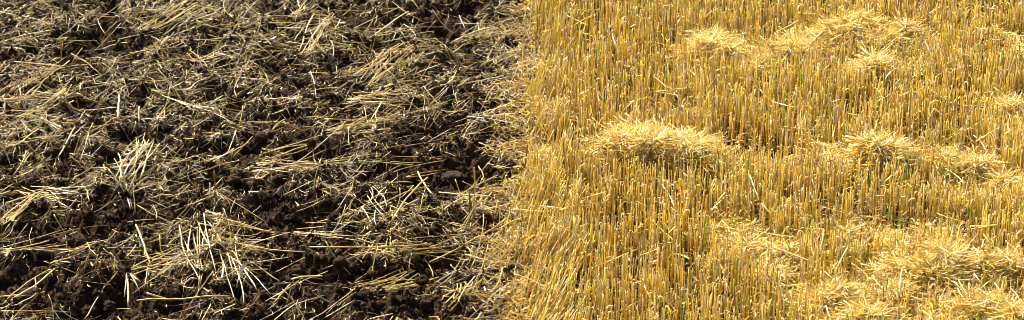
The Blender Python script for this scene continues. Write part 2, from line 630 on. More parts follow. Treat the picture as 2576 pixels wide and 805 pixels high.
bundle((925, 492), (968, 540), 5, 0.02, 0.2, BR, where_txt="short pale straws beside the dark steep ones")
bundle((640, 430), (795, 448), 9, 0.05, 0.0, YB, where_txt="level straws left of the centre of the tilled soil")
bundle((720, 410), (960, 415), 5, 0.03, 0.0, ("golden brown", "yellow green"), where_txt="long level straws above the centre of the tilled soil")
bundle((1120, 800), (1192, 722), 6, 0.03, 0.1, ("pale yellow", "straw coloured"), w=0.0028, where_txt="steep straws at the bottom near the stubble")
bundle((890, 655), (1180, 640), 4, 0.02, 0.0, ("straw coloured",), where_txt="long level straws above the yellowish bundle")
bundle((470, 140), (505, 205), 7, 0.02, -0.2, ("golden brown", "golden brown", "dark brown"), w=0.0028, where_txt="orange brown tuft in the upper left", steep=0.15)
bundle((418, 258), (565, 328), 4, 0.012, 0.1, BR, w=0.0024, where_txt="long crossing straws left of the middle")
bundle((400, 325), (500, 225), 3, 0.02, 0.1, YB, where_txt="long crossing straws left of the middle")
bundle((0, 640), (180, 610), 6, 0.05, 0.0, YB, where_txt="level straws at the lower left edge")
bundle((25, 770), (130, 690), 5, 0.02, 0.2, ("straw coloured", "pale yellow"), w=0.003, where_txt="long straws at the bottom left corner")
bundle((290, 480), (300, 400), 5, 0.05, 0.5, BR, steep=0.08, where_txt="upright fan in the left middle")
bundle((330, 475), (385, 395), 5, 0.03, 0.4, YB, steep=0.08, where_txt="upright fan in the left middle")
bundle((700, 400), (860, 335), 4, 0.06, 0.0, YB, where_txt="slanting straws below the black root clump")
bundle((960, 160), (1130, 130), 5, 0.07, 0.0, YB, where_txt="slanting straws near the top of the tilled soil")
bundle((1000, 440), (1120, 400), 4, 0.05, 0.0, YB, where_txt="slanting straws left of the grey stone")
bundle((60, 250), (190, 180), 6, 0.06, 0.0, YB, where_txt="slanting straws in the upper left")
bundle((330, 690), (470, 650), 5, 0.05, 0.0, YB, w=0.0026, where_txt="slanting straws left of the whitish sheaf")
bundle((150, 650), (260, 620), 4, 0.04, 0.0, YB, w=0.0026, where_txt="level straws in the lower left")

HEROES = [  # a, b, height a, height b, tone, radius, label
    ((985, 575), (1075, 455), .02, .06, "straw coloured", .0024, "bent straw standing tilted in the middle of the tilled soil"),
    ((1050, 420), (1090, 495), .03, .02, "pale yellow", .0024, "pale kinked straw lying left of the grey stone"),
    ((950, 510), (1072, 462), .03, .03, "straw coloured", .0020, "long thin straw lying left of the grey stone"),
    ((905, 407), (1050, 410), .02, .03, "yellow green", .0020, "long level yellowish straw above the middle of the tilled soil"),
    ((735, 750), (810, 700), .03, .05, "whitish", .0024, "single white straw lying above bare soil at the bottom"),
    ((558, 705), (562, 668), .02, .02, "whitish", .0024, "short white straw beside the sheaf"),
    ((345, 755), (580, 750), .02, .02, "straw coloured", .0028, "long level straw at the bottom of the tilled soil"),
    ((317, 675), (325, 735), .03, .01, "whitish", .0028, "white straw pointing down at the bottom left"),
    ((322, 675), (350, 712), .03, .01, "pale yellow", .0026, "short straw fanning from the white one at the bottom left"),
    ((370, 748), (420, 745), .02, .02, "whitish", .0030, "short thick white straw at the very bottom left"),
    ((343, 590), (388, 670), .03, .02, "pale yellow", .0022, "thin straw slanting down left of the sheaf"),
    ((780, 640), (1090, 618), .02, .02, "straw coloured", .0022, "very long level straw in the lower middle of the tilled soil"),
    ((1080, 640), (1280, 555), .02, .03, "straw coloured", .0026, "long straw pointing from the tilled soil to the stubble edge"),
    ((15, 520), (110, 470), .02, .03, "pale yellow", .0024, "long straw over the pale fan at the left edge"),
    ((1105, 490), (1235, 520), .02, .02, "pale yellow", .0022, "straw crossing behind the two upright stalks near the stubble"),
    ((300, 240), (296, 312), .04, .02, "whitish", .0024, "white straw standing nearly upright in the left middle"),
    ((350, 305), (352, 268), .02, .05, "whitish", .0024, "short white straw standing nearly upright in the left middle"),
    ((190, 345), (150, 400), .02, .02, "straw coloured", .0022, "straw slanting down near the left edge"),
]
for a, b, za, zb, t_, r, lab in HEROES:
    p0, p1 = gp(a[0], a[1], za), gp(b[0], b[1], zb)
    p0[2], p1[2] = za, zb
    lying(p0, p1, r, tone(t_), bend=rng.normal(0, .03), kink=rng.normal(0, .08), tone=t_, hero="!" + lab)

# scattered single straws over the tilled side
q = scatter_left(7500, power=0.9)
for x, y in q:
    L = rng.uniform(0.025, 0.10) if rng.random() < 0.84 else rng.uniform(0.10, 0.20)
    th = rng.normal(0.45, 0.4) if rng.random() < 0.4 else rng.uniform(0, 3.1416)
    d = np.array([math.cos(th), math.sin(th), 0]) * L / 2
    c = np.array([x, y, 0])
    p0, p1 = c - d, c + d
    p0[2] = rng.exponential(0.006)
    p1[2] = rng.exponential(0.010) + (rng.uniform(0.02, 0.07) if rng.random() < 0.12 else 0)
    t_ = rng.choice(["straw coloured", "pale yellow", "whitish", "golden brown", "dark brown", "yellow green"], p=[.30, .20, .10, .23, .12, .05])
    lying(p0, p1, rng.uniform(0.0006, 0.0016), tone(t_), bend=rng.normal(0, 0.08), kink=rng.normal(0, 0.25) * (rng.random() < 0.5), tone=t_)

# ------------------------------------------------------------------ heaps of straw on the stubble
# lobes: px, py, half width m, half depth m, base z, dome, pieces
HEAPS = [
    ("broad domed straw heap on the stubble, right of the ploughed edge in the middle", [(1645, 342, .20, .18, .08, .07, 3800), (1790, 375, .06, .08, .04, .02, 250)]),
    ("long arched straw heap near the top right of the stubble", [(2225, 75, .17, .15, .065, .065, 2400), (2090, 85, .13, .11, .06, .03, 900), (2305, 85, .10, .08, .06, .015, 350)]),
    ("flat straw patch left of the arched heap near the top", [(2030, 105, .12, .10, .07, .02, 700)]),
    ("ragged straw patch at the top left of the stubble", [(1795, 100, .11, .14, .07, .03, 700), (1845, 140, .12, .14, .05, .03, 700), (1915, 130, .13, .10, .06, .02, 600)]),
    ("low straw patch just below the arched heap", [(2195, 172, .12, .10, .05, .02, 600)]),
    ("small pointed straw heap in the right middle of the stubble", [(2228, 362, .085, .11, .075, .075, 1100), (2280, 388, .06, .07, .05, .02, 250)]),
    ("thin straw patch left of the small pointed heap", [(2120, 402, .10, .10, .05, .02, 500)]),
    ("thin straw patch right of the small pointed heap", [(2415, 400, .10, .12, .06, .03, 650), (2455, 425, .08, .08, .05, .02, 300)]),
    ("large straw heap in the bottom right corner region", [(2340, 672, .15, .12, .075, .06, 2000), (2210, 700, .08, .08, .05, .02, 450), (2490, 690, .10, .08, .06, .03, 700)]),
    ("bright straw heap cut by the bottom right corner", [(2520, 775, .14, .10, .08, .04, 1300)]),
    ("loose straw band between the small heap and the large bottom heap", [(2210, 585, .16, .11, .05, .025, 900), (2320, 575, .08, .08, .05, .02, 300)]),
    ("flat straw patch at the right edge in the middle", [(2530, 460, .10, .12, .06, .02, 500), (2430, 470, .10, .08, .05, .02, 300)]),
    ("straw patch at the right edge above the middle", [(2560, 270, .08, .14, .06, .03, 500)]),
    ("straw patch at the right edge near the top", [(2555, 100, .10, .14, .06, .02, 450)]),
    ("scattered bright straw patch in the lower middle of the stubble", [(1900, 600, .13, .10, .06, .03, 800), (1830, 575, .08, .08, .04, .02, 300)]),
    ("broad straw layer along the bottom edge of the stubble", [(2090, 745, .12, .09, .05, .03, 800), (1960, 690, .08, .07, .04, .02, 300), (2160, 792, .11, .06, .06, .03, 550)]),
    ("small straw patch caught on the stubble above the broad domed heap", [(1690, 272, .10, .06, .05, .01, 200)]),
    ("small straw patch at the stubble edge left of the broad domed heap", [(1390, 275, .05, .08, .03, .015, 160), (1360, 385, .05, .09, .02, .015, 160)]),
    ("straw patch right of the broad domed heap", [(1880, 385, .09, .10, .05, .02, 450)]),
]
LOBES = []


def heap_pieces(mb, cx, cy, a, b, zb, dome, n):
    def pos(m, deep):
        r = rng.random(m) ** 0.62
        th = U(0, 6.2832, m)
        rr = r * (1 + 1.3 * (vnoise(np.cos(th) * 2.4 + cx * 7, np.sin(th) * 2.4 + cy * 5) - 0.5))
        x = cx + a * rr * np.cos(th)
        y = cy + b * rr * np.sin(th)
        top = zb - 0.012 + 0.9 * dome * (1 - r ** 2.4) + 0.065 * (vnoise(x * 9, y * 9) - 0.5) + 0.045 * (vnoise(x * 18, y * 18) - 0.5) + 0.03 * (vnoise(x * 35, y * 35) - 0.5) 
        top = top - 0.07 * np.clip(0.42 - vnoise(x * 30 + 5, y * 20 + 2), 0, 0.4) / 0.4
        return np.stack([x, y, top - rng.exponential(deep, m)], 1)

    nf = int(n * 2.8)
    P = curly(pos(nf, 0.008), hdir(U(0, 6.28, nf), rng.normal(0, 0.22, nf)), U(0.02, 0.08, nf), 7, 0.36)
    C, _ = pick(PAL_HEAP, nf)
    tubes(mb, P, U(0.0002, 0.0006, nf)[:, None] * np.ones((1, 7)), C, 3, cap=False)
    nr = int(n * 1.7)
    P = curly(pos(nr, 0.007), hdir(U(0, 6.28, nr), rng.normal(0, 0.2, nr)), U(0.015, 0.06, nr), 5, 0.24)
    C, _ = pick(PAL_HEAP, nr)
    ribbons(mb, P, U(0.0007, 0.0025, nr)[:, None] * np.array([[0.7, 1, 1, 0.9, 0.3]]), C, nrm(rng.normal(size=(nr, 3)) + [0, 0, 0.2]))
    ns = int(n * 0.6)
    P = curly(pos(ns, 0.008), hdir(U(0, 6.28, ns), rng.normal(0, 0.16, ns)), U(0.02, 0.09, ns), 4, 0.16)
    C, _ = pick(PAL_HEAP, ns)
    tubes(mb, P, U(0.0009, 0.0018, ns)[:, None] * np.ones((1, 4)), C, 5)
    nl = int(n * 0.10)      # longer stems sticking out of the tangle
    P = curly(pos(nl, 0.003), hdir(U(0, 6.28, nl), rng.normal(0.05, 0.2, nl)), U(0.04, 0.10, nl), 5, 0.22)
    C, _ = pick(PAL_HEAP, nl)
    tubes(mb, P, U(0.0006, 0.0014, nl)[:, None] * np.ones((1, 5)), C, 5)


for lab, lobes in HEAPS:
    mb = MB()
    o = None
    for px, py, a, b, zb, dm, n in lobes:
        zb *= 0.9
        c = gp(px, py, zb + dm * 0.6)
        a, b, n = a * 0.96, b * 0.84, int(n * 1.15)
        LOBES.append((c[0], c[1], a, b, zb))
        heap_pieces(mb, c[0], c[1], a, b, zb, dm, n)
        if o is None:
            o = (c[0], c[1], 0.0)
    h = mb.build("straw_heap", M_CHAFF, loc=o)
    tag(h, lab, "straw heap", "heaps and patches of straw lying on the stubble")


def right_density(x, y):
    """how much loose chaff sits between the stalks"""
    u, v, _ = proj(np.stack([x, y, np.zeros_like(x)], -1))
    d = 0.35 + 0.75 * np.clip(v, 0, 1.1) + 0.9 * (vnoise(x * 6, y * 4 + 7) - 0.45)
    for cx, cy, a, b, zb in LOBES:
        d = d + 0.5 * np.exp(-(((x - cx) / (a * 1.3)) ** 2 + ((y - cy) / (b * 1.5)) ** 2))
    return np.clip(d, 0.1, 1.6) / 1.6


def scatter_right(n, dens=True, xmax=2.8, ymin=4.4, ymax=8.8, inset=-0.02):
    out = []
    tot = 0
    while tot < n:
        x = U(-0.3, xmax, n)
        y = U(ymin, ymax, n)
        ok = x > border(y) + inset
        if dens:
            ok &= rng.random(n) < right_density(x, y)
        else:
            ok &= rng.random(n) < np.clip((x - border(y)) / 0.09 + 0.3, 0, 1)
        out.append(np.stack([x[ok], y[ok]], 1))
        tot += ok.sum()
    return np.concatenate(out)[:n]


def loose_chaff():
    mb = MB()
    q = scatter_right(56000)
    n = len(q)
    z = hgt(q[:, 0], q[:, 1]) + rng.random(n) ** 1.6 * 0.075
    P = curly(np.column_stack([q, z]), hdir(U(0, 6.28, n), rng.normal(0, 0.45, n)), U(0.008, 0.04, n), 5, 0.38)
    P[..., 2] = np.maximum(P[..., 2], 0.0)
    C, _ = pick(PAL_CHAFF, n)
    tubes(mb, P, U(0.0003, 0.0010, n)[:, None] * np.ones((1, 5)), C, 3, cap=False)
    q = scatter_right(32000)
    n = len(q)
    z = hgt(q[:, 0], q[:, 1]) + rng.random(n) ** 1.6 * 0.075
    P = curly(np.column_stack([q, z]), hdir(U(0, 6.28, n), rng.normal(0, 0.4, n)), U(0.006, 0.032, n), 4, 0.28)
    C, _ = pick(PAL_CHAFF, n)
    ribbons(mb, P, U(0.0007, 0.0020, n)[:, None] * np.array([[0.6, 1, 1, 0.4]]), C, nrm(rng.normal(size=(n, 3))))
    tag(mb.build("loose_chaff", M_CHAFF), kind="stuff")


loose_chaff()

# loose straws lying over stubble and heaps
RIGHT_HEROES = [
    ((1425, 340), (1490, 311), .10, .12, "whitish", .0028, "long white straw leaning on the stubble edge left of the broad domed heap"),
    ((1490, 311), (1535, 330), .12, .10, "straw coloured", .0022, "thin straw pointing from the white straw to the broad domed heap"),
    ((1358, 148), (1390, 190), .12, .10, "whitish", .0018, "thin curved white leaf stem at the stubble edge near the top"),
    ((1643, 192), (1683, 226), .13, .12, "pale yellow", .0028, "pale straw slanting down over the stubble above the broad domed heap"),
    ((1568, 278), (1594, 252), .13, .14, "whitish", .0022, "short white straw above the left end of the broad domed heap"),
    ((2327, 105), (2343, 138), .13, .11, "whitish", .0026, "white straw hanging below the right end of the arched heap"),
    ((2410, 127), (2447, 145), .13, .12, "whitish", .0026, "white straw right of the arched heap"),
    ((2338, 78), (2376, 75), .14, .14, "pale yellow", .0026, "pale straw sticking out of the right end of the arched heap"),
    ((2207, 8), (2218, 28), .13, .12, "whitish", .0030, "white straw above the arched heap at the top edge"),
    ((2257, 38), (2279, 78), .16, .14, "dark brown", .0018, "dark thin straw on top of the arched heap"),
    ((2356, 277), (2371, 291), .12, .11, "whitish", .0028, "short white straw in the upper right of the stubble"),
    ((2070, 478), (2175, 455), .10, .11, "pale yellow", .0026, "long level pale straw in the middle right of the stubble"),
    ((1800, 590), (1845, 608), .12, .11, "pale yellow", .0034, "pale flattened straw above the lower middle patch"),
    ((1942, 620), (2052, 662), .11, .10, "whitish", .0032, "long white straw slanting down in the lower middle of the stubble"),
    ((2142, 532), (2175, 563), .12, .10, "whitish", .0030, "white straw in the loose band above the large bottom heap"),
    ((2142, 550), (2215, 543), .12, .12, "pale yellow", .0034, "broad pale straw lying on the loose band"),
    ((2215, 543), (2345, 576), .12, .11, "yellow green", .0018, "long thin straw lying on the loose band"),
    ((2377, 455), (2380, 498), .14, .10, "whitish", .0034, "white straw hanging upright in the right middle of the stubble"),
    ((2374, 492), (2350, 548), .13, .07, "pale yellow", .0022, "tilted straw below the white hanging one"),
    ((2452, 635), (2506, 594), .11, .14, "whitish", .0028, "white straw pointing up right above the large bottom heap"),
    ((2272, 672), (2267, 747), .13, .10, "whitish", .0034, "white straw hanging down the front of the large bottom heap"),
    ((2382, 672), (2470, 684), .14, .13, "straw coloured", .0038, "thick straw lying along the top of the large bottom heap"),
    ((2470, 684), (2563, 708), .13, .12, "yellow green", .0030, "long straw at the right end of the large bottom heap"),
    ((2487, 730), (2580, 730), .12, .12, "yellow green", .0026, "level yellow straw above the bottom right corner"),
    ((2175, 494), (2268, 498), .12, .12, "yellow green", .0018, "thin level green tinged straw in the right middle"),
    ((2262, 748), (2335, 728), .10, .11, "golden brown", .0020, "golden straw across the hollow under the large bottom heap"),
    ((2517, 532), (2574, 514), .12, .13, "pale yellow", .0026, "pale straw at the right edge below the middle"),
    ((2045, 420), (2100, 400), .12, .12, "pale yellow", .0026, "pale straw on the thin patch left of the small pointed heap"),
    ((2165, 395), (2230, 370), .12, .14, "golden brown", .0026, "golden straw along the left flank of the small pointed heap"),
    ((1530, 375), (1610, 355), .11, .13, "golden brown", .0030, "golden straw at the left end of the broad domed heap"),
    ((1590, 395), (1690, 362), .10, .13, "pale yellow", .0032, "pale straw along the front of the broad domed heap"),
    ((1690, 330), (1760, 345), .15, .15, "whitish", .0026, "white straw on top of the broad domed heap"),
    ((1700, 430), (1745, 380), .08, .12, "straw coloured", .0022, "tilted straw in front of the broad domed heap"),
    ((2180, 62), (2235, 52), .15, .16, "pale yellow", .0026, "pale straw on top of the arched heap"),
    ((2225, 120), (2290, 100), .10, .12, "straw coloured", .0022, "straw along the front of the arched heap"),
    ((1690, 195), (1800, 60), 0, 0, "", 0, ""),
]
for a, b, za, zb, t_, r, lab in RIGHT_HEROES:
    if r:
        za, zb, r = za * 0.8, zb * 0.8, r * 0.8
        lying(gp(*a, za), gp(*b, zb), r, tone(t_), bend=rng.normal(0, .03), tone=t_, hero="!" + lab, where="right", flat=0.7)
q = scatter_right(700, inset=0.03)
for x, y in q:
    L = rng.uniform(0.05, 0.14)
    th = rng.uniform(0, 6.28)
    d = np.array([math.cos(th), math.sin(th), 0]) * L / 2
    c = np.array([x, y, rng.uniform(0.03, 0.10)])
    d[2] = rng.normal(0, 0.25) * L / 2
    t_ = rng.choice(["straw coloured", "pale yellow", "whitish", "golden brown"], p=[.25, .35, .25, .15])
    cc = {"straw coloured": TAN, "pale yellow": PALE, "whitish": WHITE, "golden brown": GOLD}[t_]
    lying(c - d, c + d, rng.uniform(0.0014, 0.0027), cc, bend=rng.normal(0, .06), tone=t_, where="right", flat=0.6)


# ------------------------------------------------------------------ individual or massed
def area_label(u, v, right):
    hz = ("at the far left" if u < .1 else "in the left part" if u < .28 else "in the middle" if u < .42 else "near the stubble edge") + " of the soil" if not right else \
         ("close to the ploughed edge" if u < .6 else "left of mid stubble" if u < .72 else "right of mid stubble" if u < .88 else "by the right edge")
    vt = "top rows" if v < .25 else "upper half" if v < .5 else "lower half" if v < .78 else "bottom rows"
    return hz, vt


def place_straws():
    mid = np.array([s["P"].mean(0) for s in STR])
    e0 = np.array([s["P"][0] for s in STR])
    e1 = np.array([s["P"][-1] for s in STR])
    u, v, dep = proj(mid)
    u0, v0, _ = proj(e0)
    u1, v1, _ = proj(e1)
    ln = np.hypot((u1 - u0) * 3.2, v1 - v0)
    size = ln * np.array([s["R"][0] for s in STR]) / dep * 1e3
    size += np.array([10.0 if (s["hero"] or "").startswith("!") else 0.0 for s in STR])
    size[(u < 0.005) | (u > .995) | (v < 0.005) | (v > .995)] = -1
    order = np.argsort(-size)
    solo = set(order[:300].tolist())
    rest = MB()
    for i, s in enumerate(STR):
        P = s["P"][None]
        R = s["R"][None]
        hz, vt = area_label(u[i], v[i], s["where"] == "right")
        # a joint: slightly thicker, darker ring
        C = np.repeat(s["C"][None, None, :], P.shape[1], 1)
        k = rng.integers(2, P.shape[1] - 1)
        R = R.copy()
        R[0, k] *= 1.18
        C = C.copy()
        C[0, k] *= 0.7
        C[0, :k] *= np.array([1.0, 0.97, 0.85])
        if i in solo:
            mb = MB()
            tubes(mb, P, R, C, 7, cap=True, hollow=False, flat=s["flat"])
            o = mb.build("straw", M_LYING if s["where"] == "left" else M_CHAFF, loc=s["P"].mean(0))
            ang = math.degrees(math.atan2(-(v1[i] - v0[i]), (u1[i] - u0[i]) * 3.2)) % 180
            dr = "lying level" if ang < 12 or ang > 168 else "rising right" if ang < 60 else "pointing steeply" if ang < 120 else "falling right"
            ltxt = "long" if ln[i] > 0.32 else "short" if ln[i] < 0.16 else "middling"
            if (s["hero"] or "").startswith("!"):
                tag(o, s["hero"][1:], "straw", "single straws that stand out")
            elif s["hero"]:
                lab = f"{ltxt} {s['tone']} straw, {s['hero']}"
                tag(o, lab, "straw", "straws of the " + s["hero"])
            else:
                lab = f"{ltxt} {s['tone']} straw {dr} {hz}, {vt}"
                tag(o, lab, "straw", "loose straws " + hz)
        else:
            tubes(rest, P, R, C, 6, cap=True, flat=s["flat"])
    tag(rest.build("scattered_straw", M_LYING), kind="stuff")


place_straws()


# ------------------------------------------------------------------ standing stubble
def under_heap(x, y):
    lim = np.full(len(x), 9.0)
    for cx, cy, a, b, zb in LOBES:
        r = ((x - cx) / a) ** 2 + ((y - cy) / b) ** 2
        lim = np.where(r < 0.95, np.minimum(lim, zb + 0.012), lim)
    return lim


def arc_leaf(base, az, L, w, rise, K=7):
    """dry blade leaving the stalk and arching over"""
    t = np.linspace(0, 1, K)
    out = L * 0.62 * np.sin(t * 1.5)
    up = L * rise * np.sin(t * (2.0 + rng.uniform(0, 1.3)))
    P = np.stack([base[0] + math.cos(az) * out, base[1] + math.sin(az) * out, base[2] + up], 1)
    P += rng.normal(size=P.shape) * 0.0008
    tw = rng.uniform(-0.9, 0.9)
    a = az + math.pi / 2
    side = np.stack([np.cos(a + tw * t), np.sin(a + tw * t), 0.5 * np.sin(tw * 2 * t)], 1)
    W = w * np.array([0.8, 1, 1, .95, .8, .55, .15])
    return P, W, side


def stubble():
    n_cl = 20500
    q = scatter_right(n_cl, dens=False, xmax=2.8, inset=0.0)
    cnt = rng.integers(1, 5, n_cl)
    base = np.repeat(q, cnt, 0) + rng.normal(size=(cnt.sum(), 2)) * 0.010
    n = len(base)
    x, y = base[:, 0], base[:, 1]
    edge = x - border(y)
    _, vv, _ = proj(np.stack([x, y, np.zeros(n)], -1))
    H = rng.normal(0.122, 0.011, n)
    short = rng.random(n) < 0.32
    H[short] *= U(0.45, 0.85, short.sum())
    # lean: strong near the ploughed edge, towards the lower rows
    wgt = 1 / (1 + np.exp((edge - 0.04 - 0.08 * np.clip(vv, 0, 1)) / 0.035))
    wgt *= 0.6 + 0.8 * vnoise(x * 9 + 31, y * 6 + 4)
    lean = wgt * (0.25 + 0.75 * np.clip(vv, 0, 1)) * U(0.0, 1.2, n)
    lx = lean * 0.95 + rng.normal(0, 0.045, n)
    ly = lean * 0.35 + rng.normal(0, 0.05, n)
    odd = rng.random(n) < 0.05
    lx[odd] += rng.normal(0, 0.35, odd.sum())
    d = nrm(np.stack([lx, ly, np.ones(n)], 1))
    lim = under_heap(x, y)
    z0 = hgt(x, y) - 0.004
    top = np.minimum(H * d[:, 2], lim)
    H = np.where(top < H * d[:, 2], top / d[:, 2] * U(0.75, 1.0, n), H * (1 + 0.35 * wgt * U(0, 1, n)))
    R0 = U(0.0009, 0.0016, n)
    C, ci = pick(PAL_STALK, n)
    K = 4
    t = np.array([0, 0.33, 0.7, 1.0])
    P = np.stack([x, y, z0], 1)[:, None, :] + d[:, None, :] * (H[:, None] * t)[..., None]
    P[:, 1:3, :2] += rng.normal(size=(n, 2, 2)) * 0.0012
    R = R0[:, None] * np.array([[1.05, 1.0, 1.0, 1.0]])
    CC = np.repeat(C[:, None, :], K, 1)
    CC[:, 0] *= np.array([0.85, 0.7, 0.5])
    # choose the ones that show largest
    u, v, dep = proj(P[:, -1])
    uu, vb, _ = proj(P[:, 0])
    vis = (u > 0.005) & (u < 0.995) & (v > 0.01) & (v < 0.93) & (lim > 1)
    score = np.where(vis, R0 * H / dep ** 4, -1)
    for cx, cy, a, b, zb in LOBES:      # behind or inside a heap they hardly show
        r = ((x - cx) / (a * 1.1)) ** 2 + ((y - cy - b * 0.5) / (b * 1.2)) ** 2
        score = np.where(r < 1, score * 0.3, score)
    order = np.argsort(-score)
    solo = order[:300]
    is_solo = np.zeros(n, bool)
    is_solo[solo] = True
    leaf = rng.random(n) < 0.33
    mbS, mbL = MB(), MB()
    m = ~is_solo
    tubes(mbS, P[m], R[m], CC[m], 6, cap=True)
    LP, LW, LS, LC = [], [], [], []
    names = ["golden", "tan", "pinkish tan", "pale", "amber", "yellow green", "green", "brown"]
    for i in range(n):
        lf = None
        if leaf[i]:
            az = rng.uniform(0, 6.2832)
            kk = rng.uniform(0.45, 0.98)
            bp = P[i, 0] + (P[i, -1] - P[i, 0]) * kk
            c, _ = pick([(4, PINK), (4, TAN), (1, PALE), (2, BROWN), (3, GOLD)], 1)
            lf = arc_leaf(bp, az, rng.uniform(0.015, 0.05), rng.uniform(0.0009, 0.0022), rng.uniform(0.1, 0.6)) + (c,)
        if not is_solo[i]:
            if lf:
                LP.append(lf[0]); LW.append(lf[1]); LS.append(lf[2]); LC.append(lf[3][0])
            continue
        b0 = P[i, 0]
        look = names[ci[i]]
        hz, vt = area_label(u[i], v[i], True)
        ln = float(lx[i])
        pose = "leaning far right" if ln > 0.45 else "leaning right" if ln > 0.16 else "leaning left" if ln < -0.13 else "standing upright"
        tall = "tall" if H[i] > 0.13 else "short" if H[i] < 0.10 else "middling"
        lab = f"{tall} {look} stalk {pose}{' with dry leaf' if lf else ''} {hz}, {vt}".replace("pinkish tan", "pinkish").replace("yellow green", "lime")
        mb = MB()
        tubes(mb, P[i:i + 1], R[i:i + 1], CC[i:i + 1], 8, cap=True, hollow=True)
        if lf:
            root = bpy.data.objects.new("stubble_stalk", None)
            root.empty_display_size = 0.01
            root.location = tuple(b0)
            COL.objects.link(root)
            mb.build("stem", M_STALK, parent=root, loc=b0)
            m2 = MB()
            ribbons(m2, lf[0][None], lf[1][None], lf[3], lf[2][None], 0.3)
            m2.build("dry_leaf", M_LEAF, parent=root, loc=b0)
            tag(root, lab, "stubble stalk", "stubble stalks " + hz)
        else:
            o = mb.build("stubble_stalk", M_STALK, loc=b0)
            tag(o, lab, "stubble stalk", "stubble stalks " + hz)
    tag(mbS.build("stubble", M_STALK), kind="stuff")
    ribbons(mbL, np.array(LP), np.array(LW), np.array(LC), np.array(LS), 0.3)
    tag(mbL.build("dry_leaves", M_LEAF), kind="stuff")


stubble()


# ------------------------------------------------------------------ clods, stones, root clumps
def clod_mesh(seed, rough=0.35, sq=(1, 1, .75), det=3):
    r = np.random.default_rng(seed)
    import bmesh
    bm = bmesh.new()
    bmesh.ops.create_icosphere(bm, subdivisions=det, radius=1)
    off = r.uniform(0, 50, 3)
    V = np.array([v.co[:] for v in bm.verts])
    a = V[:, 0] * 1.0 + V[:, 2] * 0.7
    b = V[:, 1] * 1.0 - V[:, 2] * 0.6
    s = np.ones(len(V))
    for f, am in ((1.3, 1.0), (2.9, .6), (6.3, .35), (13, .2)):
        s += rough * am * (vnoise(a * f + off[0], b * f + off[1]) + vnoise(b * f + off[2], V[:, 2] * f + off[0]) - 1)
    V = V * s[:, None] * np.array(sq)
    for v, p in zip(bm.verts, V):
        v.co = p
    me = bpy.data.meshes.new("clod")
    bm.to_mesh(me)
    bm.free()
    return me


def place(name, me, loc, size, mat, rz=None):
    if not me.materials:
        me.materials.append(mat)
    o = bpy.data.objects.new(name, me)
    o.location = tuple(float(t) for t in loc)
    o.scale = (size,) * 3
    o.rotation_euler = (0, 0, rng.uniform(0, 6.28) if rz is None else rz)
    COL.objects.link(o)
    return o


CL = [clod_mesh(i) for i in range(12)]
q = []
n = 0
while len(q) < 230:
    x, y = U(-1.95, 0.2), U(4.85, 7.9)
    u, v, _ = proj(np.array([x, y, 0.0]))
    if x < border(np.array([y]))[0] - 0.02 and -0.02 < u < 1 and -0.03 < v < 1.03 and rng.random() > litter_density(np.array([x]), np.array([y]))[0] * 0.7:
        q.append((x, y, u, v))
szs = 0.006 + 0.013 * rng.random(len(q)) ** 2
for (x, y, u, v), s in zip(q, szs):
    o = place("soil_clod", CL[rng.integers(12)], (x, y, float(hgt(np.array([x]), np.array([y]))[0]) + s * 0.35), s, M_CLOD)
    hz, vt = area_label(u, v, False)
    szt = "large" if s > 0.013 else "small" if s < 0.008 else "medium"
    tag(o, f"{szt} dark brown crumbly soil clod {hz}, {vt}", "soil clod", "soil clods " + hz)

BIG = [  # px, py, size, label, material
    (1145, 425, 0.036, "rounded greyish stone with a black shadowed hollow below it near the stubble", M_STONE, "stone"),
    (72, 715, 0.034, "flat grey stone in the dark hollow at the bottom left", M_STONE, "stone"),
    (215, 735, 0.045, "large smooth topped soil clod at the bottom left with deep shade in front", M_CLOD, "soil clod"),
    (722, 522, 0.030, "tall crumbly soil clod in the middle of the tilled soil", M_CLOD, "soil clod"),
    (748, 675, 0.040, "large dark soil clod at the bottom middle of the tilled soil", M_CLOD, "soil clod"),
    (770, 240, 0.026, "dark soil clod above the black root clump", M_CLOD, "soil clod"),
    (240, 95, 0.032, "large dark clod in the upper left of the tilled soil", M_CLOD, "soil clod"),
    (420, 665, 0.032, "brown clod between straws left of the whitish sheaf", M_CLOD, "soil clod"),
    (365, 520, 0.034, "brown rounded clod in the left middle of the tilled soil", M_CLOD, "soil clod"),
    (1000, 745, 0.036, "brown crumbly clod under the yellowish bundle at the bottom", M_CLOD, "soil clod"),
    (1075, 760, 0.034, "brown crumbly clod at the bottom right of the tilled soil", M_CLOD, "soil clod"),
    (340, 350, 0.030, "brown clod in the left middle above the upright fan", M_CLOD, "soil clod"),
    (1110, 60, 0.034, "dark clod on bare soil near the top", M_CLOD, "soil clod"),
    (1180, 30, 0.030, "dark clod on bare soil at the top by the stubble", M_CLOD, "soil clod"),
]
for k, (px, py, s, lab, m, cat) in enumerate(BIG):
    s *= 0.72 if m is M_STONE else 0.55
    me = clod_mesh(100 + k, 0.42 if m is M_STONE else 0.4, (1.25, .9, .62) if m is M_STONE else (1.1, .9, .7), 4)
    p = gp(px, py, s * 0.7)
    z = float(hgt(p[0:1], p[1:2])[0])
    o = place("stone" if m is M_STONE else "soil_clod", me, (p[0], p[1], max(z + s * 0.1, -0.01 if m is M_STONE else -1)), s, m, 0.1 * k)
    tag(o, lab, cat)


